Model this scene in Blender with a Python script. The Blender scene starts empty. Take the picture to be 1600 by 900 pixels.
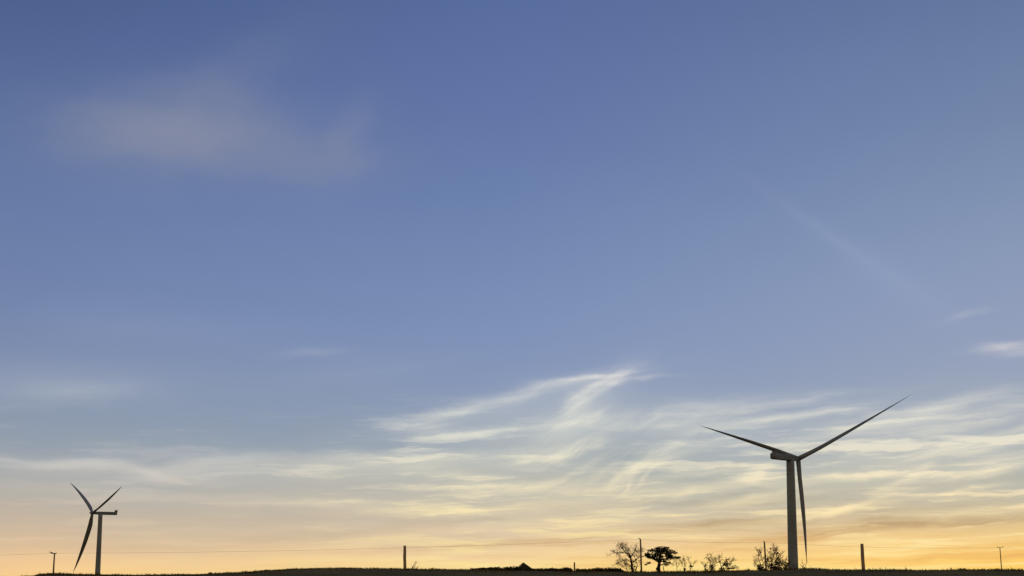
import bpy, bmesh, math, random
from mathutils import Vector, Matrix, noise as mnoise
R = math.radians
rnd = random.Random(11)
sc = bpy.context.scene
col = sc.collection

# ------------------------------------------------------------------ camera
W, H, F, YH = 1600.0, 900.0, 2300.0, 903.0        # photo size, focal length in photo pixels, row of the true horizon
PITCH = math.atan((YH - H / 2) / F)
EYE = Vector((0, 0, 1.7))
cd = bpy.data.cameras.new('camera')
cam = bpy.data.objects.new('camera', cd); col.objects.link(cam)
cam.location = EYE; cam.rotation_euler = (math.pi / 2 + PITCH, 0, 0)
cd.sensor_width = 36; cd.lens = 36 * F / W; cd.clip_start = .1; cd.clip_end = 90000
sc.camera = cam

def ray(px, py):
    x, y, z = px - W / 2, H / 2 - py, F
    return Vector((x, z * math.cos(PITCH) - y * math.sin(PITCH), z * math.sin(PITCH) + y * math.cos(PITCH)))
def azel(px, py):
    d = ray(px, py).normalized()
    return math.degrees(math.atan2(d.x, d.y)), math.degrees(math.asin(d.z))
def P(px, py, dist):
    """point seen at a photo pixel, at a depth of dist metres ahead"""
    d = ray(px, py)
    return EYE + d * (dist / d.y)

# ------------------------------------------------------------------ tagging
def tag(o, label=None, cat=None, group=None, kind=None):
    if label: o['label'] = label
    if cat: o['category'] = cat
    if group: o['group'] = group
    if kind: o['kind'] = kind
    return o
def empty(name, loc, **k):
    o = bpy.data.objects.new(name, None); col.objects.link(o); o.location = loc
    o.empty_display_size = .5
    return tag(o, **k)
def build(name, bm, mat, parent=None, origin=None, smooth=True):
    me = bpy.data.meshes.new(name)
    bmesh.ops.recalc_face_normals(bm, faces=bm.faces[:]) if len(bm.faces) < 60000 else None
    org = origin if origin is not None else (parent.matrix_world.translation if parent else Vector())
    if parent is not None:
        org = Vector(parent.location)
        if parent.parent: org = org + Vector(parent.parent.location)
    if org is not None:
        bmesh.ops.translate(bm, verts=bm.verts[:], vec=-Vector(org))
    bm.to_mesh(me); bm.free()
    me.materials.append(mat)
    if smooth:
        for p in me.polygons: p.use_smooth = True
    o = bpy.data.objects.new(name, me); col.objects.link(o)
    if parent is not None: o.parent = parent
    else: o.location = org
    return o

# ------------------------------------------------------------------ materials
def srgb(c):
    return tuple(((v / 255) / 12.92 if v / 255 <= .04045 else ((v / 255 + .055) / 1.055) ** 2.4) for v in c)
def mat(name, c1, c2, scale=3., rough=.8, detail=5., stretch=(1, 1, 1), bump=0., spec=.3):
    m = bpy.data.materials.new(name); m.use_nodes = True
    nt = m.node_tree; N = nt.nodes; L = nt.links
    b = N['Principled BSDF']; b.inputs['Roughness'].default_value = rough
    b.inputs['Specular IOR Level'].default_value = spec
    tc = N.new('ShaderNodeTexCoord'); mp = N.new('ShaderNodeMapping'); mp.inputs['Scale'].default_value = stretch
    n = N.new('ShaderNodeTexNoise'); n.inputs['Scale'].default_value = scale; n.inputs['Detail'].default_value = detail
    r = N.new('ShaderNodeValToRGB'); r.color_ramp.elements[0].position = .32; r.color_ramp.elements[1].position = .68
    r.color_ramp.elements[0].color = (*c1, 1); r.color_ramp.elements[1].color = (*c2, 1)
    L.new(tc.outputs['Object'], mp.inputs['Vector']); L.new(mp.outputs[0], n.inputs['Vector'])
    L.new(n.outputs['Fac'], r.inputs['Fac']); L.new(r.outputs['Color'], b.inputs['Base Color'])
    if bump:
        bp = N.new('ShaderNodeBump'); bp.inputs['Strength'].default_value = bump; bp.inputs['Distance'].default_value = .05
        L.new(n.outputs['Fac'], bp.inputs['Height']); L.new(bp.outputs[0], b.inputs['Normal'])
    return m
M_paint = mat('turbine_paint', (.19, .205, .165), (.275, .295, .24), .25, .55, stretch=(1, 1, .25))
M_nacelle = mat('nacelle_paint', (.15, .155, .135), (.20, .205, .18), .5, .55)
M_blade = mat('blade_paint', (.19, .20, .165), (.25, .26, .22), .3, .5)
M_post = mat('weathered_post_wood', (.32, .20, .10), (.50, .33, .18), 6, .9, stretch=(4, 4, .6), bump=.4)
M_pole = mat('utility_pole_wood', (.16, .11, .065), (.25, .17, .10), 3, .9, stretch=(3, 3, .4))
M_metal = mat('galvanised_metal', (.12, .12, .12), (.2, .2, .2), 8, .5)
M_wire = mat('cable_metal', (.10, .085, .07), (.14, .12, .10), 8, .6)
M_bark = mat('bark', (.035, .025, .02), (.08, .055, .04), 4, .95)
M_twig = mat('bare_twig_bark', (.13, .07, .045), (.22, .125, .08), 2, .95)
M_needle = mat('pine_needles', (.012, .018, .010), (.035, .045, .022), .9, .9, spec=.08)
M_leaf = mat('hedge_leaves', (.022, .024, .010), (.05, .048, .022), .8, .95, spec=.05)
M_scrub = mat('scrub_leaves', (.05, .03, .018), (.10, .06, .036), .9, .95)
M_slate = mat('roof_slate', (.03, .03, .032), (.06, .058, .06), 2, .8)
M_stone = mat('cottage_stone', (.035, .030, .022), (.07, .058, .042), 2, .95)
M_grass = mat('grass_blades', (.05, .039, .008), (.14, .10, .024), .35, .95, spec=.05)

# ------------------------------------------------------------------ mesh helpers
def tube(bm, pts, rad, sides=6, cap=True):
    pts = [Vector(p) for p in pts]; n = len(pts)
    if not hasattr(rad, '__len__'): rad = [rad] * n
    rings = []
    for i, p in enumerate(pts):
        t = (pts[min(i + 1, n - 1)] - pts[max(i - 1, 0)]).normalized()
        a = t.cross(Vector((0, 0, 1)) if abs(t.z) < .9 else Vector((0, 1, 0))).normalized(); b = t.cross(a)
        rings.append([bm.verts.new(p + (a * math.cos(k * 2 * math.pi / sides) + b * math.sin(k * 2 * math.pi / sides)) * rad[i]) for k in range(sides)])
    for i in range(n - 1):
        for k in range(sides):
            bm.faces.new((rings[i][k], rings[i][(k + 1) % sides], rings[i + 1][(k + 1) % sides], rings[i + 1][k]))
    if cap:
        bm.faces.new(rings[0][::-1]); bm.faces.new(rings[-1])
def box(bm, c, ex, ey, ez, hx, hy, hz, bevel=0):
    """box at c with half sizes along the unit axes ex, ey, ez"""
    vs = [bm.verts.new(c + ex * (sx * hx) + ey * (sy * hy) + ez * (sz * hz)) for sx in (-1, 1) for sy in (-1, 1) for sz in (-1, 1)]
    fs = [bm.faces.new([vs[i] for i in q]) for q in ((0, 1, 3, 2), (4, 6, 7, 5), (0, 4, 5, 1), (2, 3, 7, 6), (0, 2, 6, 4), (1, 5, 7, 3))]
    if bevel:
        es = list({e for f in fs for e in f.edges})
        bmesh.ops.bevel(bm, geom=es, offset=bevel, segments=2, affect='EDGES')
X, Y, Z = Vector((1, 0, 0)), Vector((0, 1, 0)), Vector((0, 0, 1))

# ------------------------------------------------------------------ terrain
CREST = [(-400, 897), (-60, 903.5), (40, 903), (78, 900.6), (90, 897.6), (112, 896.6), (150, 898.2), (240, 898.6), (320, 897.2), (380, 895.2), (402, 893.8),
         (430, 891.4), (475, 889.2), (530, 888.2), (600, 888.9), (640, 889.4), (680, 890.2), (730, 890.9), (800, 892.2), (900, 893), (975, 893.6),
         (1050, 893.8), (1090, 893.6), (1110, 892.6), (1180, 892), (1215, 890.8), (1240, 889.4), (1262, 889.4), (1290, 891.2), (1345, 891.4),
         (1420, 892), (1480, 891.5), (1600, 892), (1750, 893), (2100, 896)]
def crest_y(px):
    if px <= CREST[0][0]: return CREST[0][1]
    for (a, ya), (b, yb) in zip(CREST, CREST[1:]):
        if px <= b:
            t = (px - a) / (b - a); t = t * t * (3 - 2 * t)
            return ya + (yb - ya) * t
    return CREST[-1][1]
RC = 60.0
PX_SLOPE = 1 / (F / math.cos(PITCH)) / 1.0
def px_of_az(az):
    if abs(az) > 1.0: return 99999 if az > 0 else -99999
    return W / 2 + math.tan(az) * F * math.cos(PITCH) * (1 + math.tan(PITCH) * math.tan(R(.25)))
def slope_at(px, py):
    d = ray(px, py); return d.z / math.hypot(d.x, d.y)
def ground(x, y):
    az = math.atan2(x, y); r = math.hypot(x, y)
    px = px_of_az(az)
    pc = max(-700, min(2400, px))
    yc = crest_y(pc)
    cp = max(-200, min(1800, pc))
    s0, s1 = slope_at(cp, yc), slope_at(cp, yc + 1.1)
    zc = EYE.z + RC * s0
    bump = .012 * mnoise.noise((x * .9, y * .3, 0)) + .03 * mnoise.noise((x * .15, y * .1, 4))
    if r <= RC:
        t = r / RC; return zc * t * t * (3 - 2 * t) + bump * min(1, t * 1.5)
    k = min(1, (r - RC) / 14); k = k * k * (3 - 2 * k)
    z = EYE.z + r * (s0 + (s1 - s0) * k) + bump
    if r > 1500:
        k = min(1, (r - 1500) / 1200); k = k * k * (3 - 2 * k)
        z = z * (1 - k) + (-30) * k
    return z
bm = bmesh.new()
azs = [-180 + i * 4 for i in range(39)] + [-26 + i * .1 for i in range(521)] + [28 + i * 4 for i in range(38)]
rs = [.0, 4, 9, 15, 22, 29, 35, 40, 44, 47, 49.5, 51.5, 53, 54.5, 56, 57, 58, 59, 60, 61, 63, 66, 70, 75, 82, 95, 120, 160, 220, 300, 400, 520, 660, 850, 1100, 1350, 1500, 1650, 1850, 2100, 2400, 2700, 4000, 8000, 16000, 40000]
rings = []
for r in rs[1:]:
    row = []
    for a in azs:
        x, y = r * math.sin(R(a)), r * math.cos(R(a))
        row.append(bm.verts.new((x, y, ground(x, y))))
    rings.append(row)
c0 = bm.verts.new((0, 0, 0)); n = len(azs)
for k in range(n):
    bm.faces.new((c0, rings[0][k], rings[0][(k + 1) % n]))
for i in range(len(rings) - 1):
    for k in range(n):
        bm.faces.new((rings[i][k], rings[i + 1][k], rings[i + 1][(k + 1) % n], rings[i][(k + 1) % n]))
mg = bpy.data.materials.new('field_turf'); mg.use_nodes = True
nt = mg.node_tree; b = nt.nodes['Principled BSDF']; b.inputs['Roughness'].default_value = .95; b.inputs['Specular IOR Level'].default_value = .1
tc = nt.nodes.new('ShaderNodeTexCoord'); n1 = nt.nodes.new('ShaderNodeTexNoise'); n1.inputs['Scale'].default_value = .35; n1.inputs['Detail'].default_value = 8
rp = nt.nodes.new('ShaderNodeValToRGB'); e = rp.color_ramp.elements
e[0].position = .3; e[0].color = (.085, .064, .010, 1); e[1].position = .7; e[1].color = (.165, .118, .026, 1)
nt.links.new(tc.outputs['Object'], n1.inputs['Vector']); nt.links.new(n1.outputs['Fac'], rp.inputs['Fac']); nt.links.new(rp.outputs['Color'], b.inputs['Base Color'])
tag(build('field', bm, mg), kind='structure')

# grass along the brow of the field
bm = bmesh.new()
def blade(x, y, h, w, lean):
    z = ground(x, y) - .01; a = rnd.uniform(0, 6.283)
    dx, dy = math.cos(a) * w, math.sin(a) * w
    la = rnd.uniform(0, 6.283); lx, ly = math.cos(la) * lean, math.sin(la) * lean
    v = [bm.verts.new((x - dx, y - dy, z)), bm.verts.new((x + dx, y + dy, z)),
         bm.verts.new((x + dx * .6 + lx * .4, y + dy * .6 + ly * .4, z + h * .6)), bm.verts.new((x - dx * .6 + lx * .4, y - dy * .6 + ly * .4, z + h * .6)),
         bm.verts.new((x + lx, y + ly, z + h))]
    bm.faces.new(v[:4]); bm.faces.new((v[3], v[2], v[4]))
for i in range(34000):
    a = R(rnd.uniform(-22, 22)); r = 62 - abs(rnd.gauss(0, 5.5))
    if r < 44: continue
    x, y = r * math.sin(a), r * math.cos(a)
    g = mnoise.noise((x * .5, y * .5, 7)) + .6 * mnoise.noise((x * 1.7, y * 1.7, 3))
    h = max(.012, .035 + .06 * g) * rnd.uniform(.5, 1.6)
    if rnd.random() < .012: h *= 1.8
    blade(x, y, h, rnd.uniform(.006, .016), h * rnd.uniform(.2, .9))
tag(build('grass', bm, M_grass, smooth=False), 'short rough brownish grass fringing the brow of the field', 'grass', kind='stuff')

# ------------------------------------------------------------------ wind turbines
def lerp(a, b, t): return a + (b - a) * t
def turbine(dist, hub_px, yaw_axis, tower_top, tower_bot, wtop, wbot, tail_px, nac_h, tips, chord, label, fin, tilt=0., pitch=15, wscale=1.):
    """yaw_axis: unit horizontal vector pointing from the tower out through the hub.
    tips: per blade (tip pixel, mid pixel) ; each blade runs in the rotor plane"""
    ax = Vector((*yaw_axis, 0)).normalized()
    side = Vector((-ax.y, ax.x, 0))
    # tower
    tt, tb = P(*tower_top, dist), P(*tower_bot, dist)
    gz = ground(tb.x, tb.y)
    base = Vector((tb.x, tb.y, gz - .3))
    root = empty('wind_turbine', base, label=label, cat='wind turbine', group='wind turbines on the horizon')
    bm = bmesh.new()
    tt = tt + Z * .6
    prof = []
    nseg = 14
    for i in range(nseg + 1):
        t = i / nseg
        p = Vector((tb.x, tb.y, lerp(base.z, tt.z, t))) + Vector((tt.x - tb.x, tt.y - tb.y, 0)) * t
        prof.append((p, lerp(wbot, wtop, t ** .9) / 2 / F * dist))
    tube(bm, [p for p, _ in prof], [q for _, q in prof], 28)
    tower = build('tower', bm, M_paint, root)
    bm = bmesh.new()                                                 # bolted flanges between the tower sections
    bm.free()
    for i in (5, 10):
        bm = bmesh.new(); p, q = prof[i]
        tube(bm, [p - Z * .10, p + Z * .10], q + .05, 28)
        build('section_flange', bm, M_paint, tower)
    bm = bmesh.new(); dcen = base + Z * 2.2 - Y * (wbot / 2 / F * dist)
    box(bm, dcen, X, Y, Z, .5, .12, 1.1, .04); build('door', bm, M_nacelle, root, smooth=False)
    # rotor centre: on the hub pixel, ahead of the tower along the axis
    d = ray(*hub_px); top = prof[-1][0]
    nrm = side                                                        # vertical plane through the tower axis and ax
    k = (top - EYE).dot(nrm) / d.dot(nrm)
    hub = EYE + d * k
    if (hub - top).dot(ax) < 2: hub = Vector((top.x, top.y, hub.z)) + ax * 4
    ov = (hub - top).dot(ax)
    # nacelle tail from its pixel
    d = ray(*tail_px); k = (top - EYE).dot(nrm) / d.dot(nrm); tail = EYE + d * k
    axis = (hub - tail).normalized(); up = axis.cross(side) * -1
    if up.z < 0: up = -up
    hh = nac_h / 2 / F * dist
    front = hub - axis * 1.9
    ln = (front - tail).length
    bm = bmesh.new()
    secs = [(0, .93, .93, .03), (.02, .99, .99, .01), (.12, 1., 1., 0), (.55, 1., .98, 0), (.82, .95, .92, 0), (.96, .86, .84, 0), (1., .76, .78, 0)]
    rg = []
    for t, sw, sh, lift in secs:
        c = tail + axis * (ln * t) + up * (hh * lift)
        row = []
        for kk in range(24):
            a = 2 * math.pi * kk / 24; ca, sa = math.cos(a), math.sin(a)
            e = .32
            row.append(bm.verts.new(c + side * (hh * .95 * sw * math.copysign(abs(ca) ** e, ca)) + up * (hh * sh * math.copysign(abs(sa) ** e, sa))))
        rg.append(row)
    for i in range(len(rg) - 1):
        for kk in range(24): bm.faces.new((rg[i][kk], rg[i][(kk + 1) % 24], rg[i + 1][(kk + 1) % 24], rg[i + 1][kk]))
    bm.faces.new(rg[0][::-1]); bm.faces.new(rg[-1])
    nac = build('nacelle', bm, M_nacelle, root)
    bm = bmesh.new()                                                 # cooler on the tail end of the roof
    fh, fpos = fin
    box(bm, tail + axis * fpos + up * (hh + fh * .5 - .1), axis, side, up, .9, hh * .85, fh * .5, .12)
    tube(bm, [tail + axis * (fpos + 1.3) + up * hh * .9, tail + axis * (fpos + 1.3) + up * (hh + fh + .9)], .07, 6)
    build('cooler', bm, M_nacelle, nac, smooth=False)
    # spinner
    bm = bmesh.new()
    hr = hh * .86
    tube(bm, [hub - axis * 2.0, hub - axis * 1.2, hub + axis * .5, hub + axis * 1.5, hub + axis * 2.3, hub + axis * 2.7],
         [hr * .8, hr, hr, hr * .8, hr * .42, hr * .1], 24)
    hubo = build('hub', bm, M_nacelle, root)
    # blades
    for (tip, mid, chs) in tips:
        def inplane(p, off):
            c = hub + ax * off; d = ray(*p); kk = (c - EYE).dot(ax) / d.dot(ax); return EYE + d * kk
        a, b, c = hub, inplane(mid, 0.4), inplane(tip, 1.2)
        # quadratic through mid at t=.5
        ctrl = b * 2 - (a + c) * .5
        bm = bmesh.new(); n = 30; rg = []
        Ltot = (c - a).length
        for i in range(n + 1):
            t = i / n
            p = a * (1 - t) ** 2 + ctrl * (2 * t * (1 - t)) + c * t * t
            tg = ((ctrl - a) * (1 - t) + (c - ctrl) * t).normalized()
            # chord: round root, widest at a fifth, slender tip
            s = t * Ltot
            rootr = 1.05
            wmax = chord * chs
            if t < .2:
                u = t / .2; u = u * u * (3 - 2 * u); cw = lerp(rootr * 2, wmax, u); th = lerp(rootr * 2, wmax * .34, u)
            else:
                u = (t - .2) / .8; cw = wmax * (1 - u) * (1 + .6 * u) + .5 * (1 - u ** 10) * min(1, u * 3); th = cw * lerp(.34, .16, u)
            cw = max(cw, .06); th = max(th, .04)
            pang = R(pitch + 16 * (1 - t) ** 2)
            tang = tg.cross(ax).normalized()
            cdir = (ax - tg * ax.dot(tg)).normalized() * math.cos(pang) + tang * math.sin(pang)
            tdir = tg.cross(cdir).normalized()
            off = cw * .22 * min(1, t / .2)
            row = []
            for kk in range(16):
                ang = 2 * math.pi * kk / 16; ca, sa = math.cos(ang), math.sin(ang)
                airfoil = (1 - .45 * ca * min(1, t / .2)) 
                row.append(bm.verts.new(p - cdir * off + cdir * (ca * cw * .5) + tdir * (sa * th * .5 * airfoil)))
            rg.append(row)
        for i in range(n):
            for kk in range(16): bm.faces.new((rg[i][kk], rg[i][(kk + 1) % 16], rg[i + 1][(kk + 1) % 16], rg[i + 1][kk]))
        bm.faces.new(rg[0][::-1]); bm.faces.new(rg[-1])
        build('blade', bm, M_blade, root)
    return root

turbine(640, (1247, 717), (math.sin(R(32)), math.cos(R(32))), (1234.8, 719), (1239.5, 889), 12.4, 15.8, (1207.5, 712.5), 9.5,
        [((1426, 615.2), (1336, 667), 1.15), ((1092, 664.5), (1171, 691), 1.0), ((1260.5, 879), (1256.2, 797), .74)], 2.9,
        'large near wind turbine with long blades, nacelle pointing right, beside a bare thicket', (.9, 2.6), pitch=26)
turbine(1250, (144.5, 801.5), (-math.sin(R(58)), -math.cos(R(58))), (157, 803.5), (152.5, 898), 6.4, 8.2, (182.5, 802.5), 5.0,
        [((109, 753.5), (128.4, 776.4), 1.05), ((190.5, 759.5), (168.4, 780.3), .7), ((114, 895), (131, 848), .92)], 4.0,
        'small far wind turbine, its hub facing left, blades folded close to the tower', (1.6, .6), pitch=5)

# ------------------------------------------------------------------ posts, poles, cables
def fence_post(px_top, px_bot, w, dist, label):
    t, b0 = P(*px_top, dist), P(*px_bot, dist)
    gz = ground(b0.x, b0.y); b = Vector((b0.x, b0.y, gz - .06))
    root = empty('wooden_post', b, label=label, cat='post', group='stout wooden posts on the brow')
    r = w / 2 / F * dist; bm = bmesh.new(); pts, rad = [], []
    for i in range(9):
        q = i / 8; p = b.lerp(t, q); p += Vector((.004 * math.sin(q * 9), .004 * math.cos(q * 7), 0)); pts.append(p)
        rad.append(r * (1.03 - .06 * q + .03 * math.sin(q * 13)))
    rad[-1] *= .9
    tube(bm, pts, rad, 14)
    build('shaft', bm, M_post, root)
    for q in (.55, .9):
        bm = bmesh.new(); p = b.lerp(t, q) - Y * (r + .004)
        box(bm, p, X, Y, Z, .02, .008, .008)
        build('staple', bm, M_metal, root, smooth=False)
fence_post((632.3, 852.5), (632.6, 892), 4.6, 58, 'thick brown wooden post on the low rise left of the hedge')
fence_post((1346.6, 849.5), (1349.2, 893), 5.4, 58, 'leaning thick tan wooden post to the right of the large turbine')

def utility_pole(px_top, px_bot, w, dist, label, arm=None, bracket=None):
    t, b0 = P(*px_top, dist), P(*px_bot, dist)
    b = Vector((b0.x, b0.y, ground(b0.x, b0.y) - .3))
    root = empty('utility_pole', b, label=label, cat='utility pole', group='utility poles along the skyline')
    r = w / 2 / F * dist; bm = bmesh.new()
    tube(bm, [b.lerp(t, i / 6) for i in range(7)], [r * (1.1 - .25 * i / 6) for i in range(7)], 10)
    build('shaft', bm, M_pole, root)
    if arm:
        (x0, y0), (x1, y1), th = arm
        p0, p1 = P(x0, y0, dist), P(x1, y1, dist); bm = bmesh.new()
        p0 += Y * -.18; p1 += Y * -.18
        d = (p1 - p0).normalized()
        box(bm, (p0 + p1) / 2, d, Y, d.cross(Y), (p1 - p0).length / 2, .07, th / 2 / F * dist)
        cr = build('crossarm', bm, M_pole, root, smooth=False)
        for q in (.06, .94):
            bm = bmesh.new(); p = p0.lerp(p1, q)
            tube(bm, [p + Z * .08, p + Z * .2, p + Z * .26, p + Z * .36, p + Z * .42], [.03, .07, .05, .08, .04], 8)
            build('insulator', bm, M_metal, cr)
    else:
        bm = bmesh.new()
        tube(bm, [t - Z * .2, t + Z * .1, t + Z * .18, t + Z * .3], [.05, .06, .09, .05], 8)
        build('insulator', bm, M_metal, root)
    if bracket:
        p1 = P(*bracket, dist); bm = bmesh.new()
        tube(bm, [t - Z * .1, t.lerp(p1, .6) + Z * .05, p1], [.13, .11, .07], 7); build('bracket', bm, M_metal, root)
    return t
D = 440
tA = utility_pole((85.2, 864.5), (83, 901), 2.5, D, 'utility pole with a short crossarm beside the far turbine', arm=((79.5, 864.2), (88.5, 865.2), 1.5), bracket=(76.5, 862.5))
tB = utility_pole((1000.6, 842.5), (1002.3, 894), 2.7, D, 'tall utility pole between the bare tree and the dark pine', bracket=(997, 841))
tC = utility_pole((1194.3, 847), (1197.3, 893), 2.8, D, 'leaning utility pole rising out of the bare thicket', bracket=(1192.6, 845.5))
tD = utility_pole((1562.3, 855.5), (1565.3, 893), 1.5, D, 'thin faint utility pole with a small crossarm at far right of the skyline', arm=((1558, 855.6), (1567, 855.2), .6))
def cable(a, b, sag, label):
    bm = bmesh.new(); pts = []
    for i in range(33):
        t = i / 32; p = a.lerp(b, t); p.z -= sag * 4 * t * (1 - t); pts.append(p)
    tube(bm, pts, .022, 5)
    o = build('power_cable', bm, M_wire, origin=a)
    tag(o, label, 'cable', 'overhead cables along the skyline')
cable(P(-160, 868, D), tA, .3, 'thin overhead cable running left from the crossarm pole out of the picture')
cable(tA, tB, .9, 'long thin overhead cable crossing behind the brown post, from crossarm pole to tall pole')
cable(tB, tC, .5, 'thin overhead cable above the dark pine, between the tall pole and the thicket pole')
cable(tC, tD, .8, 'thin overhead cable passing behind the large turbine tower towards the faint pole')

# ------------------------------------------------------------------ bare trees and bushes
def grow(limbs_px, dist, depth, twigs, tw_len, seed, bias=(0, 0, .35), spread=.9, levels=2, tw_r=.06, thin=1.):
    """limbs_px: list of (list of (px, py), radius px start, radius px end). Returns trunk bm, crown bm"""
    rr = random.Random(seed); bt, bc = bmesh.new(), bmesh.new()
    m = dist / F
    def sub(p, d, L, r, lev):
        pts = [p]; dd = d.normalized()
        ns = 4
        for i in range(ns):
            dd = (dd + Vector((rr.gauss(0, .22), rr.gauss(0, .22), rr.gauss(0, .2))) + Vector(bias) * .12).normalized()
            pts.append(pts[-1] + dd * (L / ns))
        tube(bc, pts, [r * (1 - .75 * i / ns) for i in range(ns + 1)], 4, cap=False)
        if lev > 0:
            for k in range(twigs):
                i = rr.randint(1, ns); q = pts[i]
                nd = (dd + Vector((rr.gauss(0, spread), rr.gauss(0, spread), rr.gauss(0, spread * .8))) + Vector(bias)).normalized()
                sub(q, nd, L * rr.uniform(.4, .75), max(r * .62, .022), lev - 1)
    for n_l, (pl, r0, r1) in enumerate(limbs_px):
        dz = rr.uniform(-depth, depth) if n_l else 0
        pts = []
        for i, (x, y) in enumerate(pl):
            t = i / max(1, len(pl) - 1)
            p = P(x, y, dist) + Y * dz * t
            pts.append(p)
        fine = []
        for i in range(len(pts) - 1):
            for k in range(3):
                p = pts[i].lerp(pts[i + 1], k / 3); fine.append(p + Vector((rr.gauss(0, .05), rr.gauss(0, .05), 0)) if (i or k) else p)
        fine.append(pts[-1]); n = len(fine)
        rad = [lerp(r0, r1, (i / (n - 1)) ** .8) * m * thin for i in range(n)]
        tube(bt, fine, rad, 6)
        for i in range(n):
            if i < n * .25: continue
            for k in range(1 if i < n * .5 else 2):
                tdir = (fine[min(i + 1, n - 1)] - fine[max(i - 1, 0)]).normalized()
                nd = tdir * .6 + Vector((rr.gauss(0, spread), rr.gauss(0, spread), rr.gauss(0, spread * .7))) + Vector(bias)
                sub(fine[i], nd, tw_len * rr.uniform(.5, 1.1), tw_r * rr.uniform(.7, 1.2), levels)
    return bt, bc
def leaves_in(bm, c, rx, ry, rz, n, size, rr, hollow=.0):
    for i in range(n):
        while True:
            v = Vector((rr.uniform(-1, 1), rr.uniform(-1, 1), rr.uniform(-1, 1)))
            if hollow < v.length <= 1: break
        p = c + Vector((v.x * rx, v.y * ry, v.z * rz))
        a = Vector((rr.gauss(0, 1), rr.gauss(0, 1), rr.gauss(0, 1))).normalized(); b = a.orthogonal().normalized(); c2 = a.cross(b)
        s = size * rr.uniform(.5, 1.3)
        bm.faces.new([bm.verts.new(p + b * s), bm.verts.new(p + c2 * s * .5), bm.verts.new(p - b * s), bm.verts.new(p - c2 * s * .45)])
def bare(name, cat, base_px, limbs, dist, label, seed, depth=1.5, twigs=2, tw_len=1.2, levels=2, bias=(0, 0, .35), spread=.9, scrub=(), group=None, tw_r=.06, m_twig=None, thin=1.):
    b = P(*base_px, dist); g = ground(b.x, b.y); root = empty(name, Vector((b.x, b.y, g - .1)), label=label, cat=cat, group=group)
    bt, bc = grow(limbs, dist, depth, twigs, tw_len, seed, bias, spread, levels, tw_r, thin)
    build('trunk', bt, M_bark, root); build('crown', bc, m_twig or M_twig, root)
    if scrub:
        rr = random.Random(seed + 5); bm = bmesh.new(); m = dist / F
        for (x, y, rx, rz, n) in scrub: leaves_in(bm, P(x, y, dist), rx * m, rx * m * .8, rz * m, int(n * 1.7), .3, rr)
        build('dead_leaves', bm, M_scrub, root, smooth=False)
    return root
DT = 455
bare('bare_tree', 'tree', (988, 894), [
    ([(990, 897), (987, 882), (985, 871), (983, 864)], 2.6, 1.2),
    ([(986, 873), (980, 866), (975, 860), (972, 855)], 1.2, .5),
    ([(985, 870), (990, 864), (995, 861), (999, 862)], 1.1, .4),
    ([(984, 866), (976, 863), (967, 863), (960, 864)], .9, .3),
    ([(987, 880), (980, 874), (972, 877), (962, 880)], .9, .3),
    ([(989, 888), (981, 880), (976, 884)], 1.0, .4),
    ([(992, 897), (995, 884), (993, 874)], 1.2, .4),
    ([(983, 865), (979, 859), (974, 853)], .6, .3),
    ([(988, 880), (995, 874), (998, 870)], .9, .3),
    ([(983, 897), (979, 888), (977, 880)], .9, .4)], DT,
    'large bare tree with thin spreading brown branches, just left of the tall utility pole', 3, twigs=5, tw_len=2.0, bias=(-.1, 0, .22), tw_r=.04, thin=.8,
    scrub=((989, 887, 5, 6, 40),))
# dark pine
def pine():
    b = P(1030, 894, DT); root = empty('pine_tree', Vector((b.x, b.y, ground(b.x, b.y) - .1)), label='dark spreading pine tree with flat layered foliage, right of the tall utility pole', cat='tree')
    bt = bmesh.new(); m = DT / F; rr = random.Random(8)
    limbs = [([(1029.5, 897), (1029, 886), (1030.5, 877), (1031, 866), (1033, 858)], 3.1, 1.0), ([(1030, 879), (1022, 874), (1013, 869), (1009, 868)], 1.2, .4),
             ([(1031, 875), (1040, 873), (1050, 871), (1058, 872)], 1.2, .4), ([(1031, 867), (1024, 862), (1018, 859)], 1., .4), ([(1032, 866), (1042, 864), (1052, 864)], 1., .4),
             ([(1030, 884), (1037, 881), (1042, 881)], 1., .4), ([(1038, 896), (1037.4, 889), (1037, 884)], .8, .5), ([(1033, 860), (1038, 857), (1042, 856)], .7, .3)]
    for pl, r0, r1 in limbs:
        dz = rr.uniform(-2, 2); n = len(pl)
        tube(bt, [P(x, y, DT) + Y * (dz * i / (n - 1)) for i, (x, y) in enumerate(pl)], [lerp(r0, r1, i / (n - 1)) * m for i in range(n)], 8)
    build('trunk', bt, M_bark, root)
    bm = bmesh.new()
    pads = [(1033, 857, 9, 2.6), (1041, 856.5, 6, 2.4), (1023, 859.5, 7, 2.4), (1016, 860.5, 4, 1.5), (1013, 866, 5.5, 2.4), (1023, 866, 7, 2.6), (1009.5, 867.5, 3, 1.2),
            (1050, 862, 6.5, 2.6), (1043, 865, 6, 2.4), (1055, 864, 4, 1.7), (1020, 871, 8, 2.2), (1012, 870, 4.5, 1.6), (1053, 871.5, 7, 2), (1059, 871.5, 4, 1.3), (1045, 873, 6, 2),
            (1033, 863, 6, 2.6), (1034, 870.5, 4, 2.2), (1028, 875, 5, 2), (1041, 881, 4.6, 3), (1037, 877, 5, 2.0), (1046, 879, 3, 1.4), (1014, 879.5, 3.6, 1.2), (1010, 882, 2.5, 1.0), (1027, 889, 2.6, 2.4),
            (1038, 861.5, 5, 2), (1048, 868, 5, 1.8), (1034, 860, 13, 3), (1028, 869, 9, 2), (1044, 869, 6, 2), (1024, 873, 6, 1.6)]
    for x, y, rx, rz in pads:
        c = P(x, y, DT) + Y * rr.uniform(-2.2, 2.2)
        leaves_in(bm, c, rx * m * 1.04, rx * m * 1.0, rz * m * 1.3, int(13 * rx * rz ** .8), .25, rr)
    build('crown', bm, M_needle, root, smooth=False)
pine()
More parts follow.
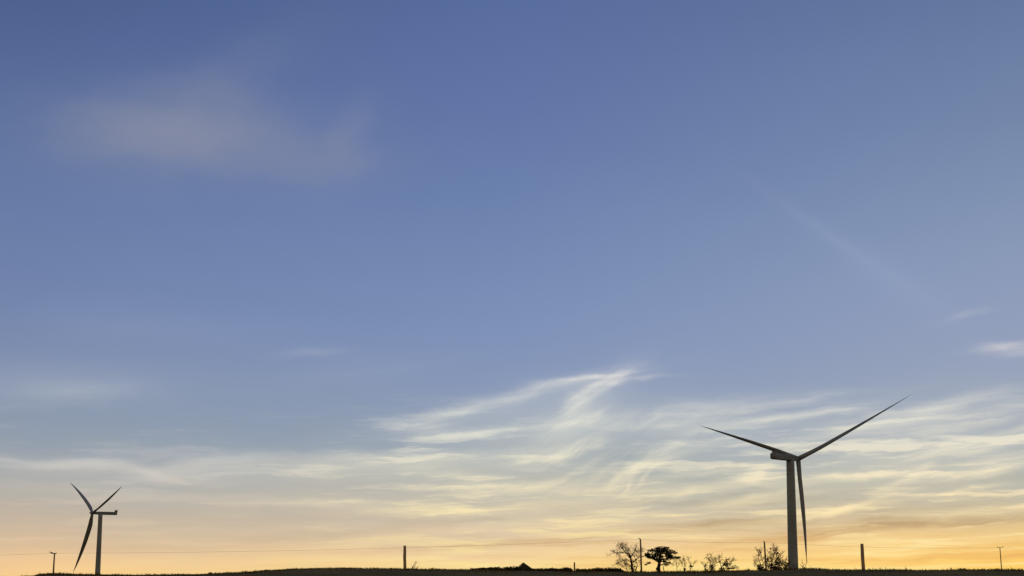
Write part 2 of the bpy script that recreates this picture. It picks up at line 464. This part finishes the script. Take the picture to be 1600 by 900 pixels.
SH = 'low scrub between the pine and the large turbine'
bare('sapling', 'sapling', (1058, 894), [([(1058, 896), (1057.5, 884), (1056, 875)], .7, .3), ([(1058, 886), (1062, 880), (1064, 876)], .4, .2), ([(1057.5, 884), (1052, 880), (1050, 882)], .4, .2)], DT,
     'spindly leafless sapling immediately right of the dark pine', 21, .6, 3, 1.1, 2, thin=.7, tw_r=.035, group=SH)
bare('sapling', 'sapling', (1070, 894), [([(1069, 896), (1070, 888), (1071, 880)], 1.1, .3), ([(1070, 890), (1066, 883), (1064, 876)], .5, .2), ([(1070, 887), (1069, 879), (1067, 874)], .4, .2)], DT,
     'short forked leafless sapling, middle one of the three beyond the pine', 22, .6, 3, 1.0, 2, thin=.7, tw_r=.035, scrub=((1070, 890, 2, 2.2, 14),), group=SH)
bare('sapling', 'sapling', (1078, 894), [([(1077.5, 896), (1078.5, 888), (1080, 881)], 1.0, .4), ([(1078, 889), (1083, 885), (1085, 879)], .6, .2), ([(1080, 882), (1077, 877), (1075, 872)], .4, .2)], DT,
     'leafless sapling with a curled dark twiggy top, nearest the first bare bush', 23, .6, 3, 1.0, 2, thin=.7, tw_r=.035, scrub=((1079.5, 884.5, 3, 2.2, 20),), group=SH)
bare('bare_bush', 'bush', (1110, 894), [([(1106, 895), (1102, 888), (1099, 882)], 1.3, .5), ([(1110, 894), (1111, 885), (1109, 876), (1104, 871)], 1.0, .3), ([(1111, 892), (1116, 884), (1118, 877)], .9, .3),
     ([(1111, 886), (1116, 880), (1114, 873)], .6, .2), ([(1104, 892), (1109, 889), (1114, 887)], .9, .4)], DT,
     'bare bush with an open ragged top, next right of the saplings', 31, 1., 5, 1.4, 2, thin=.6, tw_r=.038, scrub=((1112, 885, 4, 3.5, 34), (1103, 891, 3, 2.6, 24), (1114, 890, 4, 2, 22)), group=SH)
bare('bare_bush', 'bush', (1130, 894), [([(1126, 895), (1127, 886), (1124, 877), (1123, 871)], 1.1, .3), ([(1130, 894), (1135, 886), (1139, 880)], 1.3, .4), ([(1132, 892), (1140, 888), (1148, 887)], 1.2, .5),
     ([(1136, 884), (1140, 878), (1145, 876)], .7, .3), ([(1127, 888), (1132, 880), (1134, 874)], .7, .3)], DT,
     'dense bare bush with branches swept to the right, left of the large turbine thicket', 32, 1., 5, 1.3, 2, thin=.6, tw_r=.038, bias=(.25, 0, .15),
     scrub=((1135, 882, 6, 3.5, 50), (1128, 889, 5, 3, 46), (1142, 888, 7, 1.3, 36), (1126, 892, 5, 1.6, 30)), group=SH)
bare('bare_bush', 'bush', (1205, 893), [([(1192, 895), (1189, 884), (1186, 872), (1184, 863)], 1.1, .3), ([(1195, 894), (1193, 880), (1190, 866)], .9, .3), ([(1203, 894), (1205, 880), (1203, 866), (1203, 857)], 1.1, .3),
     ([(1210, 893), (1213, 878), (1213, 866), (1214, 859)], 1.1, .3), ([(1213, 890), (1219, 879), (1220, 868)], 1.0, .3), ([(1216, 892), (1224, 882), (1229, 875)], 1.1, .3), ([(1200, 893), (1197, 884), (1199, 872)], .9, .3),
     ([(1190, 893), (1185, 886), (1181, 880)], .9, .3), ([(1222, 893), (1229, 884), (1233, 879)], .9, .3), ([(1209, 886), (1208, 874), (1209, 862)], .7, .2)], DT,
     'large bare thicket of upright twigs around the leaning utility pole, beside the tower', 33, 1.6, 5, 1.5, 2, bias=(0, 0, .45), spread=.75, thin=.5, tw_r=.042,
     scrub=((1188, 886, 6, 5, 110), (1205, 885, 7, 5, 110), (1216, 879, 7, 7, 170), (1213, 888, 10, 3.4, 190), (1192, 890, 8, 2.5, 90), (1226, 882, 6, 5, 80), (1202, 877, 6, 7, 60), (1228, 888, 6, 3, 80), (1212, 868, 7, 6, 40), (1193, 873, 6, 6, 30)), group=SH)
bare('bare_bush', 'bush', (1256, 891), [([(1257, 893), (1256, 885), (1253, 878)], .5, .2), ([(1257, 888), (1260, 880), (1261, 876)], .4, .2), ([(1256, 887), (1251, 883)], .4, .2)], DT,
     'tiny sparse leafless bush under the lowest blade tip of the large turbine', 34, .5, 2, .7, 1, tw_r=.045, group=SH)
# weeds standing on the brow of the field
def weed(px, ys, stems, label, seed, name='weed', dist=58.5, leafy=0):
    rr = random.Random(seed); b = P(px, ys, dist); g = ground(b.x, b.y); bm = bmesh.new(); m = dist / F
    for (dx0, dx1, h, r) in stems:
        p0 = Vector((b.x + dx0 * m, b.y + rr.uniform(-.04, .04), g - .02)); p2 = Vector((b.x + dx1 * m, p0.y + rr.uniform(-.05, .05), P(px, ys, dist).z + h * m))
        p1 = p0.lerp(p2, .55) + Vector((rr.uniform(-.01, .01), 0, .01))
        tube(bm, [p0, p1, p2], [r * m, r * m * .8, r * m * .5], 5)
        for k in range(4): leaves_in(bm, p0.lerp(p2, rr.uniform(.3, 1)), .02, .02, .02, 3, .022, rr)
    if leafy: leaves_in(bm, Vector((b.x, b.y, g + .03)), .12, .1, .05, leafy, .03, rr)
    o = build(name, bm, M_scrub, origin=Vector((b.x, b.y, g)), smooth=False); tag(o, label, 'weed', 'weeds on the brow of the field')
weed(646, 889, [(-2, 3.5, 12, .45), (0, 5, 11, .4), (-3, -1, 5, .5), (2, 8, 4, .4)], 'small weed bent to the right beside the left wooden post', 41, leafy=26)
weed(675, 890.5, [(-1, 0, 3, .6), (1, 2, 3.4, .6)], 'tiny weed tuft between the left wooden post and the hedge', 42, leafy=16)
weed(1169, 892, [(0, -.5, 5, .6), (1.5, 2, 3, .5), (-3, -4, 2.5, .5)], 'small upright weed left of the thicket by the turbine', 43, leafy=14)
weed(1485.5, 891.5, [(0, 0, 4.6, .6), (.8, 1, 4, .5)], 'short dark upright weed stalk right of the leaning post', 44)
weed(1502, 891.5, [(-1, -6, 3.2, .5), (-.5, -2, 3.8, .5), (0, 1, 3.5, .5), (.5, 4, 3.4, .6), (1, 6, 3.8, .6)], 'low broad clump of weeds right of the lone weed stalk', 45, leafy=40)
weed(1558, 892, [(-.4, -3, 2.5, .6), (0, 0, 3, .6), (.4, 3, 3, .6)], 'weed clump at the foot of the faint utility pole', 46, leafy=20)
weed(329, 897, [(-.3, -2, 1.8, .6), (.3, 2, 2., .6), (0, 0, 2.3, .6)], 'low weed tuft on the left slope beyond the far turbine', 47, leafy=18)

# ------------------------------------------------------------------ hedges and the cottage
DH = 520
def hedge(x0, x1, tops, label, seed):
    rr = random.Random(seed); m = DH / F; bm = bmesh.new()
    def top(x):
        for (a, ya), (b, yb) in zip(tops, tops[1:]):
            if x <= b: return lerp(ya, yb, (x - a) / (b - a))
        return tops[-1][1]
    x = x0
    while x < x1:
        yt = top(x) + rr.gauss(0, .6)
        p = P(x, yt, DH); g = ground(p.x, p.y) - .1
        h = p.z - g
        if h > .1:
            for k in range(3):
                leaves_in(bm, Vector((p.x, p.y + rr.uniform(-1, 1), g + h * .5)), 1.1 * m * 3, .7, h * .55, 22, .3, rr)
        x += 1.5
    b = P((x0 + x1) / 2, 893, DH)
    # woody core that stops light passing straight through
    core = bmesh.new(); prev = None; row = []
    nseg = max(4, int((x1 - x0) / 4))
    for i in range(nseg + 1):
        xx = lerp(x0 + 1.5, x1 - 1.5, i / nseg); p = P(xx, top(xx) + 2.4, DH); g = ground(p.x, p.y) - .2
        z = max(p.z, g + .1)
        row.append([core.verts.new((p.x, p.y - .5, g)), core.verts.new((p.x, p.y - .35, z)), core.verts.new((p.x, p.y + .35, z)), core.verts.new((p.x, p.y + .5, g))])
    for i in range(nseg):
        for k in range(3): core.faces.new((row[i][k], row[i][k + 1], row[i + 1][k + 1], row[i + 1][k]))
    core.faces.new(row[0]); core.faces.new(row[-1][::-1])
    root = empty('hedge', Vector((b.x, b.y, ground(b.x, b.y))), label=label, cat='hedge', group='dark hedges round the cottage')
    build('stems', core, M_bark, root, smooth=False); build('foliage', bm, M_leaf, root, smooth=False)
hedge(734, 813, [(734, 890), (738, 889), (746, 887.6), (765, 887), (780, 886.2), (784, 887), (788, 887), (793, 885.6), (813, 885.4)], 'dark low hedge left of the cottage roof', 51)
hedge(824, 894, [(824, 888), (830, 888.2), (842, 888.6), (855, 888.2), (864, 887.4), (870, 888.6), (878, 888), (886, 886.8), (894, 888)], 'dark low hedge between the cottage roof and the small chimney', 52)
hedge(901, 974, [(901, 888.6), (912, 889), (920, 889.2), (930, 888), (936, 887.4), (950, 887.6), (966, 887.8), (971, 889.5), (974, 892)], 'dark low hedge running right from the chimney towards the bare tree', 53)
def cottage():
    d = 545; c = P(818.5, 890, d); m = d / F; g = ground(c.x, c.y) - .2
    root = empty('cottage', Vector((c.x, c.y, g)), label='small cottage with a steep dark pitched roof showing above the hedges', cat='house')
    x0, x1 = P(806, 888, d).x, P(831.5, 888, d).x; ze = P(818, 888.6, d).z; zr = P(817.5, 879, d).z; xr = P(817.5, 880, d).x
    bm = bmesh.new(); ya, yb = c.y, c.y + 7
    v = {}
    for j, y in enumerate((ya, yb)):
        v[j] = [bm.verts.new(q) for q in ((x0 + .25, y, g), (x1 - .25, y, g), (x1 - .25, y, ze), (xr, y, zr - .12), (x0 + .25, y, ze))]
    bm.faces.new(v[0]); bm.faces.new(v[1][::-1])
    for k in range(5): bm.faces.new((v[0][k], v[0][(k + 1) % 5], v[1][(k + 1) % 5], v[1][k]))
    build('wall', bm, M_stone, root, smooth=False)
    bm = bmesh.new()
    for (xa, xb) in ((x0 - .1, xr), (x1 + .1, xr)):
        lo, hi = Vector((xa, 0, ze - .1)), Vector((xb, 0, zr)); dn = (hi - lo).normalized(); nn = Vector((-dn.z, 0, dn.x)); nn = nn if nn.z > 0 else -nn
        box(bm, Vector(((lo.x + hi.x) / 2, (ya + yb) / 2, (lo.z + hi.z) / 2)) + nn * .03, dn, Y, nn, (hi - lo).length / 2, (yb - ya) / 2 + .25, .07)
    build('roof', bm, M_slate, root, smooth=False)
    for wx in (-1.1, 1.1):
        bm = bmesh.new(); box(bm, Vector((xr + wx, ya - .02, g + 1.0)), X, Y, Z, .35, .04, .4); fr = build('window', bm, M_slate, root, smooth=False)
cottage()
def chimney():
    d = 530; c = P(897.6, 889, d); m = d / F; g = ground(c.x, c.y) - .2; zt = P(897.6, 878.5, d).z
    root = empty('chimney_stack', Vector((c.x, c.y, g)), label='slim stone chimney poking up out of the dark hedge', cat='chimney')
    bm = bmesh.new(); w = 1.05 * m
    box(bm, Vector((c.x, c.y, (g + zt - .3) / 2)), X, Y, Z, w, w, (zt - .3 - g) / 2, .03); build('stack', bm, M_stone, root, smooth=False)
    bm = bmesh.new(); box(bm, Vector((c.x, c.y, zt - .22)), X, Y, Z, w * 1.2, w * 1.2, .08, .02); build('cap', bm, M_stone, root, smooth=False)
    bm = bmesh.new(); tube(bm, [Vector((c.x, c.y, zt - .14)), Vector((c.x, c.y, zt + .1))], [.14, .11], 10); build('chimney_pot', bm, M_post, root)
chimney()

# ------------------------------------------------------------------ sky
SUN_AZ, SUN_EL = 20.0, 1.0
wd = bpy.data.worlds.new('World'); sc.world = wd; wd.use_nodes = True
nt = wd.node_tree; N = nt.nodes; L = nt.links
for n_ in list(N): N.remove(n_)
out = N.new('ShaderNodeOutputWorld'); bg = N.new('ShaderNodeBackground'); bg.inputs['Strength'].default_value = .1
L.new(bg.outputs[0], out.inputs['Surface'])
sky = N.new('ShaderNodeTexSky'); sky.sky_type = 'NISHITA'; sky.sun_disc = False
sky.sun_elevation = R(SUN_EL); sky.sun_rotation = R(SUN_AZ); sky.air_density = 1.2; sky.dust_density = 1.5
def sock(s, v):
    if isinstance(v, (int, float)): s.default_value = v
    elif isinstance(v, (tuple, list)): s.default_value = (*v, 1) if s.type == 'RGBA' and len(v) == 3 else v
    else: L.new(v, s)
def mth(op, a, b=None, c=None, clamp=False):
    n = N.new('ShaderNodeMath'); n.operation = op; n.use_clamp = clamp
    for i, v in enumerate((a, b, c)):
        if v is not None: sock(n.inputs[i], v)
    return n.outputs[0]
def mixc(f, a, b):
    n = N.new('ShaderNodeMix'); n.data_type = 'RGBA'; n.clamp_factor = True
    sock(n.inputs['Factor'], f); sock(n.inputs[6], a); sock(n.inputs[7], b); return n.outputs[2]
def comb(x, y, z=0.):
    n = N.new('ShaderNodeCombineXYZ'); sock(n.inputs[0], x); sock(n.inputs[1], y); sock(n.inputs[2], z); return n.outputs[0]
def nz(vec, scale, detail=4., rough=.55):
    n = N.new('ShaderNodeTexNoise'); n.noise_dimensions = '2D'; sock(n.inputs['Vector'], vec); n.inputs['Scale'].default_value = scale
    n.inputs['Detail'].default_value = detail; n.inputs['Roughness'].default_value = rough; return n
def mrange(v, a, b, c=0., d=1., smooth=True):
    n = N.new('ShaderNodeMapRange'); n.interpolation_type = 'SMOOTHSTEP' if smooth else 'LINEAR'
    sock(n.inputs[0], v)
    for i, q in enumerate((a, b, c, d)): n.inputs[i + 1].default_value = q
    return n.outputs[0]
geo = N.new('ShaderNodeTexCoord'); sp = N.new('ShaderNodeSeparateXYZ'); L.new(geo.outputs['Generated'], sp.inputs[0])
DEG = 180 / math.pi
EL = mth('MULTIPLY', mth('ARCSINE', sp.outputs[2]), DEG)               # elevation in degrees
AZ = mth('MULTIPLY', mth('ARCTAN2', sp.outputs[0], sp.outputs[1]), DEG)  # azimuth in degrees
EMAX = 26.0
def ramp(fac, stops, interp='B_SPLINE'):
    n = N.new('ShaderNodeValToRGB'); cr = n.color_ramp; cr.interpolation = interp
    st = sorted((max(0, min(1, azel(800, y)[1] / EMAX)), srgb(c)) for y, c in stops)
    while len(cr.elements) < len(st): cr.elements.new(.5)
    for e_, (p, c) in zip(cr.elements, st): e_.position = p; e_.color = (*c, 1)
    L.new(fac, n.inputs['Fac']); return n.outputs['Color']
EF = mth('DIVIDE', EL, EMAX, clamp=True)
#@@SKYDATA
LEFT = [(-60, (68, 90, 134)), (0, (72, 94, 138)), (100, (82, 103, 151)), (225, (94, 116, 161)), (330, (102, 123, 168)), (430, (110, 130, 173)), (520, (118, 136, 175)), (600, (130, 146, 178)),
        (680, (142, 157, 176)), (740, (164, 170, 174)), (790, (184, 176, 166)), (830, (202, 184, 163)), (865, (230, 197, 158)), (890, (250, 206, 150)), (903, (250, 208, 142))]
MID = [(-60, (82, 103, 156)), (0, (88, 110, 160)), (100, (93, 115, 166)), (225, (101, 123, 172)), (330, (109, 132, 177)), (430, (118, 142, 183)), (520, (126, 147, 188)), (600, (134, 153, 187)),
       (680, (146, 162, 183)), (740, (166, 176, 180)), (790, (196, 191, 176)), (830, (224, 204, 172)), (865, (249, 215, 163)), (890, (255, 226, 148)), (903, (252, 222, 136))]
RIGHT = [(-60, (92, 112, 156)), (0, (96, 117, 158)), (100, (104, 125, 165)), (225, (114, 136, 173)), (330, (126, 147, 181)), (430, (136, 155, 188)), (520, (141, 159, 191)), (600, (145, 163, 190)),
         (680, (152, 170, 186)), (740, (158, 177, 181)), (790, (186, 186, 166)), (830, (230, 202, 142)), (865, (254, 208, 114)), (890, (255, 214, 108)), (903, (255, 210, 104))]
warp = nz(comb(mth('MULTIPLY', AZ, .12), mth('MULTIPLY', EL, .35)), 1.0, 3)
ELw = mth('ADD', EF, mth('MULTIPLY', mth('SUBTRACT', warp.outputs['Fac'], .5), .03), clamp=True)
cl, cm, cr_ = ramp(ELw, LEFT), ramp(ELw, MID), ramp(ELw, RIGHT)
aL, aR = azel(0, 600)[0], azel(1600, 600)[0]
base = mixc(mrange(AZ, aL, 0, smooth=False), cl, cm)
base = mixc(mrange(AZ, 0, aR, smooth=False), base, cr_)
# ---- cloud streaks: each is a soft curved stroke at its own azimuth and elevation
wv = nz(comb(mth('MULTIPLY', AZ, .35), mth('MULTIPLY', EL, .8)), 1.0, 4)
wsep = N.new('ShaderNodeSeparateColor'); L.new(wv.outputs['Color'], wsep.inputs[0])
def wob(ch, amp): return mth('MULTIPLY', mth('SUBTRACT', wsep.outputs[ch], .5), amp)
UV = comb(mth('ADD', AZ, wob(0, 1.2)), mth('ADD', EL, wob(1, .5)))
UVs = comb(mth('ADD', AZ, wob(0, 2.0)), mth('ADD', EL, wob(1, 1.1)))
PXD = DEG / F
def strokes(vec, lst):
    """sum of soft strokes; the running sum rides along as z so that the strokes are evaluated one after another"""
    sp_ = N.new('ShaderNodeSeparateXYZ'); L.new(vec, sp_.inputs[0]); u_, v_ = sp_.outputs[0], sp_.outputs[1]
    acc = 0.
    for (x, y, ln, wd_, ang, curv, amp) in lst:
        a, e_ = azel(x, y)
        m_ = N.new('ShaderNodeMapping'); m_.vector_type = 'TEXTURE'
        m_.inputs['Location'].default_value = (a, e_, 0); m_.inputs['Rotation'].default_value = (0, 0, R(ang)); m_.inputs['Scale'].default_value = (ln * PXD, wd_ * PXD, 1)
        L.new(comb(u_, v_, acc), m_.inputs['Vector']); s_ = N.new('ShaderNodeSeparateXYZ'); L.new(m_.outputs[0], s_.inputs[0])
        x2 = mth('MULTIPLY', s_.outputs[0], s_.outputs[0])
        yy = mth('MULTIPLY_ADD', x2, -curv, s_.outputs[1]) if curv else s_.outputs[1]
        r2 = mth('MULTIPLY_ADD', yy, yy, x2)
        g = mth('POWER', .3679, r2)
        acc = mth('MULTIPLY_ADD', g, amp, s_.outputs[2])
    return acc
# (x, y, half length, half width, angle, curvature, strength)
HIGH = [(225, 212, 135, 56, 2, 0, .52), (330, 190, 90, 60, 20, 0, .20), (470, 255, 130, 40, 0, .2, .28), (550, 212, 66, 34, 70, 0, .22), (420, 205, 100, 46, 0, 0, .18), (400, 95, 130, 40, 30, 0, .09), (250, 150, 130, 40, 12, 0, .10),
        (230, 510, 200, 30, 0, 0, .10)]
TRAIL = [(1270, 350, 170, 9, -37, .3, .085), (1385, 430, 120, 24, -36, 0, .10)]
WISP = [(125, 612, 80, 15, 2, 0, .24), (60, 590, 150, 40, 0, 0, .08), (485, 551, 52, 7, 4, 0, .22), (560, 580, 120, 18, 8, 0, .06),
        (780, 628, 150, 10, 15, .4, .27), (690, 650, 70, 12, 14, 0, .20), (900, 597, 90, 8, 11, 0, .30), (945, 587, 55, 5, 8, 0, .32), (990, 592, 55, 5, 8, -.4, .34),
        (940, 602, 46, 8, 26, .2, .32), (915, 622, 50, 12, 38, .2, .26), (885, 660, 60, 20, 36, .2, .18), (915, 690, 46, 8, 22, 0, .26), (858, 718, 56, 7, 9, .4, .34), (905, 705, 46, 6, 20, 0, .22), (935, 652, 30, 8, 32, 0, .16), (880, 640, 40, 6, 30, 0, .14),
        (770, 674, 115, 7, 4, .4, .24), (665, 668, 50, 12, 0, 0, .18), (730, 715, 190, 12, 3, 0, .20), (640, 735, 110, 9, -3, 0, .16), (1050, 650, 95, 20, 4, 0, .22), (1120, 640, 120, 14, 4, 0, .20),
        (1025, 716, 52, 10, 24, .4, .26), (985, 738, 40, 9, 40, .5, .30), (958, 750, 30, 5, 42, .5, .24), (1000, 752, 30, 4, 44, .4, .26), (974, 765, 15, 3.2, 52, .3, .34), (945, 735, 40, 7, 38, .3, .18), (905, 735, 50, 8, 25, .3, .18), (1030, 722, 62, 8, 14, .4, .32), (1055, 700, 80, 7, 5, 0, .26), (900, 768, 110, 8, 0, .3, .34), (820, 758, 90, 9, 4, .3, .34),
        (80, 722, 150, 8, -2, -.3, .34), (225, 735, 62, 7, -14, 0, .28), (330, 722, 85, 13, 7, -.5, .40), (530, 716, 150, 10, 0, -.4, .30), (480, 735, 90, 8, 0, 0, .16), (310, 776, 120, 6, 0, 0, .20), (60, 760, 140, 10, 0, 0, .20), (300, 750, 90, 7, -3, 0, .2),
        (480, 785, 70, 6, 0, 0, .28), (640, 795, 130, 7, -2, 0, .30), (800, 792, 170, 7, 3, 0, .32), (560, 852, 70, 6, 5, 0, .30), (720, 826, 90, 5, 4, 0, .22),
        (1590, 544, 36, 8, -3, 0, .56), (1560, 546, 40, 4, 4, 0, .16), (1510, 493, 36, 5, 9, 0, .15), (1250, 622, 80, 6, 6, 0, .24), (1215, 655, 130, 9, 7, .5, .44), (1330, 668, 110, 10, 9, 0, .24), (1440, 640, 110, 10, 9, .3, .46),
        (1380, 672, 120, 9, 10, 0, .32), (1500, 665, 130, 8, 10, 0, .32), (1500, 698, 110, 8, 14, .3, .44), (1560, 690, 55, 7, 17, 0, .40), (1575, 722, 55, 16, 8, 0, .42), (1420, 707, 70, 4, 9, 0, .30),
        (1180, 744, 32, 8, 22, .4, .46), (1130, 735, 95, 6, 6, 0, .26), (1360, 742, 90, 4.5, 5, 0, .40), (1422, 748, 28, 6, 25, .5, .36), (1510, 744, 80, 6, 6, 0, .28), (1320, 795, 85, 4.5, 14, .3, .42), (1400, 780, 60, 5, 8, 0, .26), (1490, 768, 55, 3, 8, 0, .38),
        (1110, 762, 120, 6, 5, 0, .34), (1150, 786, 110, 6, 7, 0, .34), (1200, 770, 70, 5, 10, 0, .28), (1040, 775, 60, 6, 12, 0, .36), (1260, 805, 120, 6, 8, 0, .22), (1540, 795, 110, 7, 4, 0, .30), (960, 812, 150, 7, 3, 0, .24), (1450, 845, 150, 8, 2, 0, .20)]
VEIL = [(350, 736, 240, 17, 0, -.2, .20), (80, 732, 170, 12, 0, 0, .16), (640, 735, 200, 20, 0, 0, .16), (500, 780, 300, 22, 0, 0, .10), (150, 780, 200, 16, 0, 0, .06), (820, 670, 170, 50, 12, 0, .24), (912, 645, 68, 30, 40, 0, .24), (880, 700, 70, 22, 15, 0, .12), (800, 632, 120, 20, 14, 0, .10), (1090, 675, 140, 40, 0, 0, .20), (1450, 680, 210, 50, 5, 0, .24), (1500, 740, 170, 28, 0, 0, .16), (1250, 740, 200, 30, 0, 0, .12), (900, 760, 200, 22, 0, 0, .14), (110, 600, 170, 30, 0, 0, .10)]
DARK = [(440, 842, 150, 13, 2, 0, .42), (640, 858, 120, 5, 2, 0, .30), (790, 849, 150, 6, 5, 0, .40), (920, 840, 120, 5, 4, 0, .28), (190, 856, 190, 6, 0, 0, .42), (90, 835, 130, 8, 0, 0, .26), (560, 805, 150, 8, 0, 0, .18), (300, 812, 160, 10, 0, 0, .22),
        (1110, 822, 130, 9, 6, .3, .34), (1200, 840, 120, 6, 8, 0, .38), (1330, 828, 120, 8, 7, -.4, .46), (1430, 818, 140, 7, 3, -.6, .46), (1560, 814, 90, 6, 0, 0, .36), (1390, 800, 80, 5, 5, 0, .26), (1490, 868, 110, 6, 6, 0, .38), (1580, 872, 60, 6, 8, 0, .34),
        (1420, 760, 130, 5, 4, 0, .24), (1100, 748, 100, 5, 4, 0, .18), (860, 745, 110, 5, 2, 0, .26), (760, 735, 90, 5, -1, 0, .24), (960, 715, 30, 18, 40, 0, .22), (1000, 785, 90, 5, 4, 0, .2), (1250, 715, 130, 10, 6, 0, .22), (1480, 725, 90, 6, 8, 0, .24), (1580, 640, 60, 10, 4, 0, .1)]
#@@END
fib = nz(comb(mth('MULTIPLY', mth('ADD', AZ, wob(0, 2.4)), .26), mth('MULTIPLY_ADD', AZ, -.30, mth('MULTIPLY', mth('ADD', EL, wob(1, .45)), 3.4))), 1.0, 6, .62)
# inside the feathered cirrus the fibres climb to the right
ca, sa = math.cos(R(32)), math.sin(R(27))
fx = mth('MULTIPLY_ADD', AZ, ca, mth('MULTIPLY', EL, sa)); fy = mth('MULTIPLY_ADD', AZ, -sa, mth('MULTIPLY', mth('ADD', EL, wob(2, .5)), ca))
fib2 = nz(comb(mth('MULTIPLY', fx, .45), mth('MULTIPLY', fy, 3.2)), 1.0, 6, .62)
inside = mth('MULTIPLY', strokes(comb(AZ, EL), [(925, 685, 140, 90, 20, 0, 1.25)]), 1., clamp=True)
fmix = mth('ADD', mth('MULTIPLY', fib.outputs['Fac'], mth('SUBTRACT', 1., inside)), mth('MULTIPLY', fib2.outputs['Fac'], inside))
fibf = mrange(fmix, .28, .72, .4, 1.75, smooth=False)
soft = mrange(AZ, -12, 0, .35, 1.)                                    # the left of the sky is smoother
fibf = mth('MULTIPLY', mth('MULTIPLY_ADD', mth('SUBTRACT', fibf, 1.), soft, 1.), mrange(AZ, -14, 0, .82, 1.))
high = mth('ADD', strokes(UVs, HIGH), strokes(comb(AZ, EL), TRAIL))
wisp = mth('MULTIPLY', strokes(UV, WISP), fibf)
dark = mth('MULTIPLY', strokes(UV, DARK), fibf)
# fine horizontal streaks low in the sky, tighter towards the horizon
ex = mth('POWER', mth('MAXIMUM', EL, .05), .72)
band = nz(comb(mth('MULTIPLY', mth('ADD', AZ, wob(2, 2.)), .17), mth('MULTIPLY_ADD', AZ, -.05, mth('MULTIPLY', mth('ADD', ex, wob(1, .18)), 4.2))), 1.0, 6, .6)
bmask = mth('MULTIPLY', mrange(EL, 7.4, 4.6), mrange(AZ, -14, 3, .30, 1.))
bpos = mth('MULTIPLY', mrange(band.outputs['Fac'], .49, .70), mth('MULTIPLY', mth('MULTIPLY', bmask, .70), mth('MULTIPLY_ADD', inside, -.65, 1.)))
bneg = mth('MULTIPLY', mrange(band.outputs['Fac'], .48, .30), mth('MULTIPLY', bmask, .42))
veil = strokes(UV, VEIL)
light = mth('ADD', mth('ADD', wisp, veil), bpos, clamp=True)
darkt = mth('ADD', dark, bneg, clamp=True)
CLOUD = [(300, (196, 196, 214)), (500, (204, 206, 216)), (570, (212, 212, 216)), (620, (214, 218, 214)), (680, (222, 224, 212)), (730, (234, 228, 204)), (780, (246, 232, 190)), (830, (255, 232, 172)), (880, (255, 234, 158)), (903, (255, 228, 144))]
CLOUD_L = [(300, (180, 182, 202)), (500, (178, 184, 200)), (570, (186, 192, 204)), (620, (192, 199, 206)), (680, (204, 207, 208)), (730, (216, 212, 206)), (780, (224, 212, 194)), (830, (244, 220, 182)), (880, (254, 224, 168)), (903, (252, 216, 152))]
SHADE = [(600, (128, 146, 178)), (680, (130, 153, 173)), (730, (137, 158, 167)), (780, (160, 163, 150)), (830, (194, 166, 120)), (870, (236, 178, 98)), (903, (240, 184, 100))]
SHADE_L = [(600, (130, 146, 176)), (680, (142, 154, 172)), (730, (158, 162, 166)), (780, (180, 172, 162)), (830, (194, 176, 154)), (870, (218, 188, 148)), (903, (236, 196, 140))]
HIGHC = (142, 142, 162)
base = mixc(mth('MULTIPLY', high, 1.0, clamp=True), base, srgb(HIGHC) if False else mixc(mrange(EL, 15, 13.5), srgb((146, 149, 168)), srgb((166, 182, 212))))
base = mixc(darkt, base, mixc(mrange(AZ, -9, 8), ramp(EF, SHADE_L), ramp(EF, SHADE)))
base = mixc(light, base, mixc(mrange(AZ, -15, 0), ramp(EF, CLOUD_L), ramp(EF, CLOUD)))
# away from the afterglow, unseen sky made warm and pale as added fill light
FILL_SKY = [(-60, (126, 126, 136)), (300, (160, 150, 148)), (600, (204, 178, 154)), (800, (212, 176, 140)), (903, (176, 150, 128))]
away = mth('ABSOLUTE', AZ)
base = mixc(mrange(away, 34, 110), base, ramp(EF, FILL_SKY))
# unseen zenith greyed so that the light it adds is less blue
base = mixc(mrange(EL, 24, 75), base, srgb((104, 106, 116)))
ten = N.new('ShaderNodeVectorMath'); ten.operation = 'SCALE'; L.new(base, ten.inputs[0]); ten.inputs['Scale'].default_value = 10.
tot = mixc(.96, sky.outputs[0], ten.outputs[0])
L.new(tot, bg.inputs['Color'])
wd.cycles.sampling_method = 'MANUAL'; wd.cycles.sample_map_resolution = 512

ld = bpy.data.lights.new('sun', 'SUN'); lo = bpy.data.objects.new('sun', ld); col.objects.link(lo)
ld.energy = .35; ld.angle = R(.5); ld.color = (1, .72, .42)
sd = Vector((math.sin(R(SUN_AZ)) * math.cos(R(SUN_EL)), math.cos(R(SUN_AZ)) * math.cos(R(SUN_EL)), math.sin(R(SUN_EL))))
lo.rotation_euler = sd.to_track_quat('Z', 'Y').to_euler()
sc.view_settings.view_transform = 'Standard'; sc.view_settings.look = 'None'; sc.view_settings.exposure = 0; sc.view_settings.gamma = 1
sc.cycles.max_bounces = 4
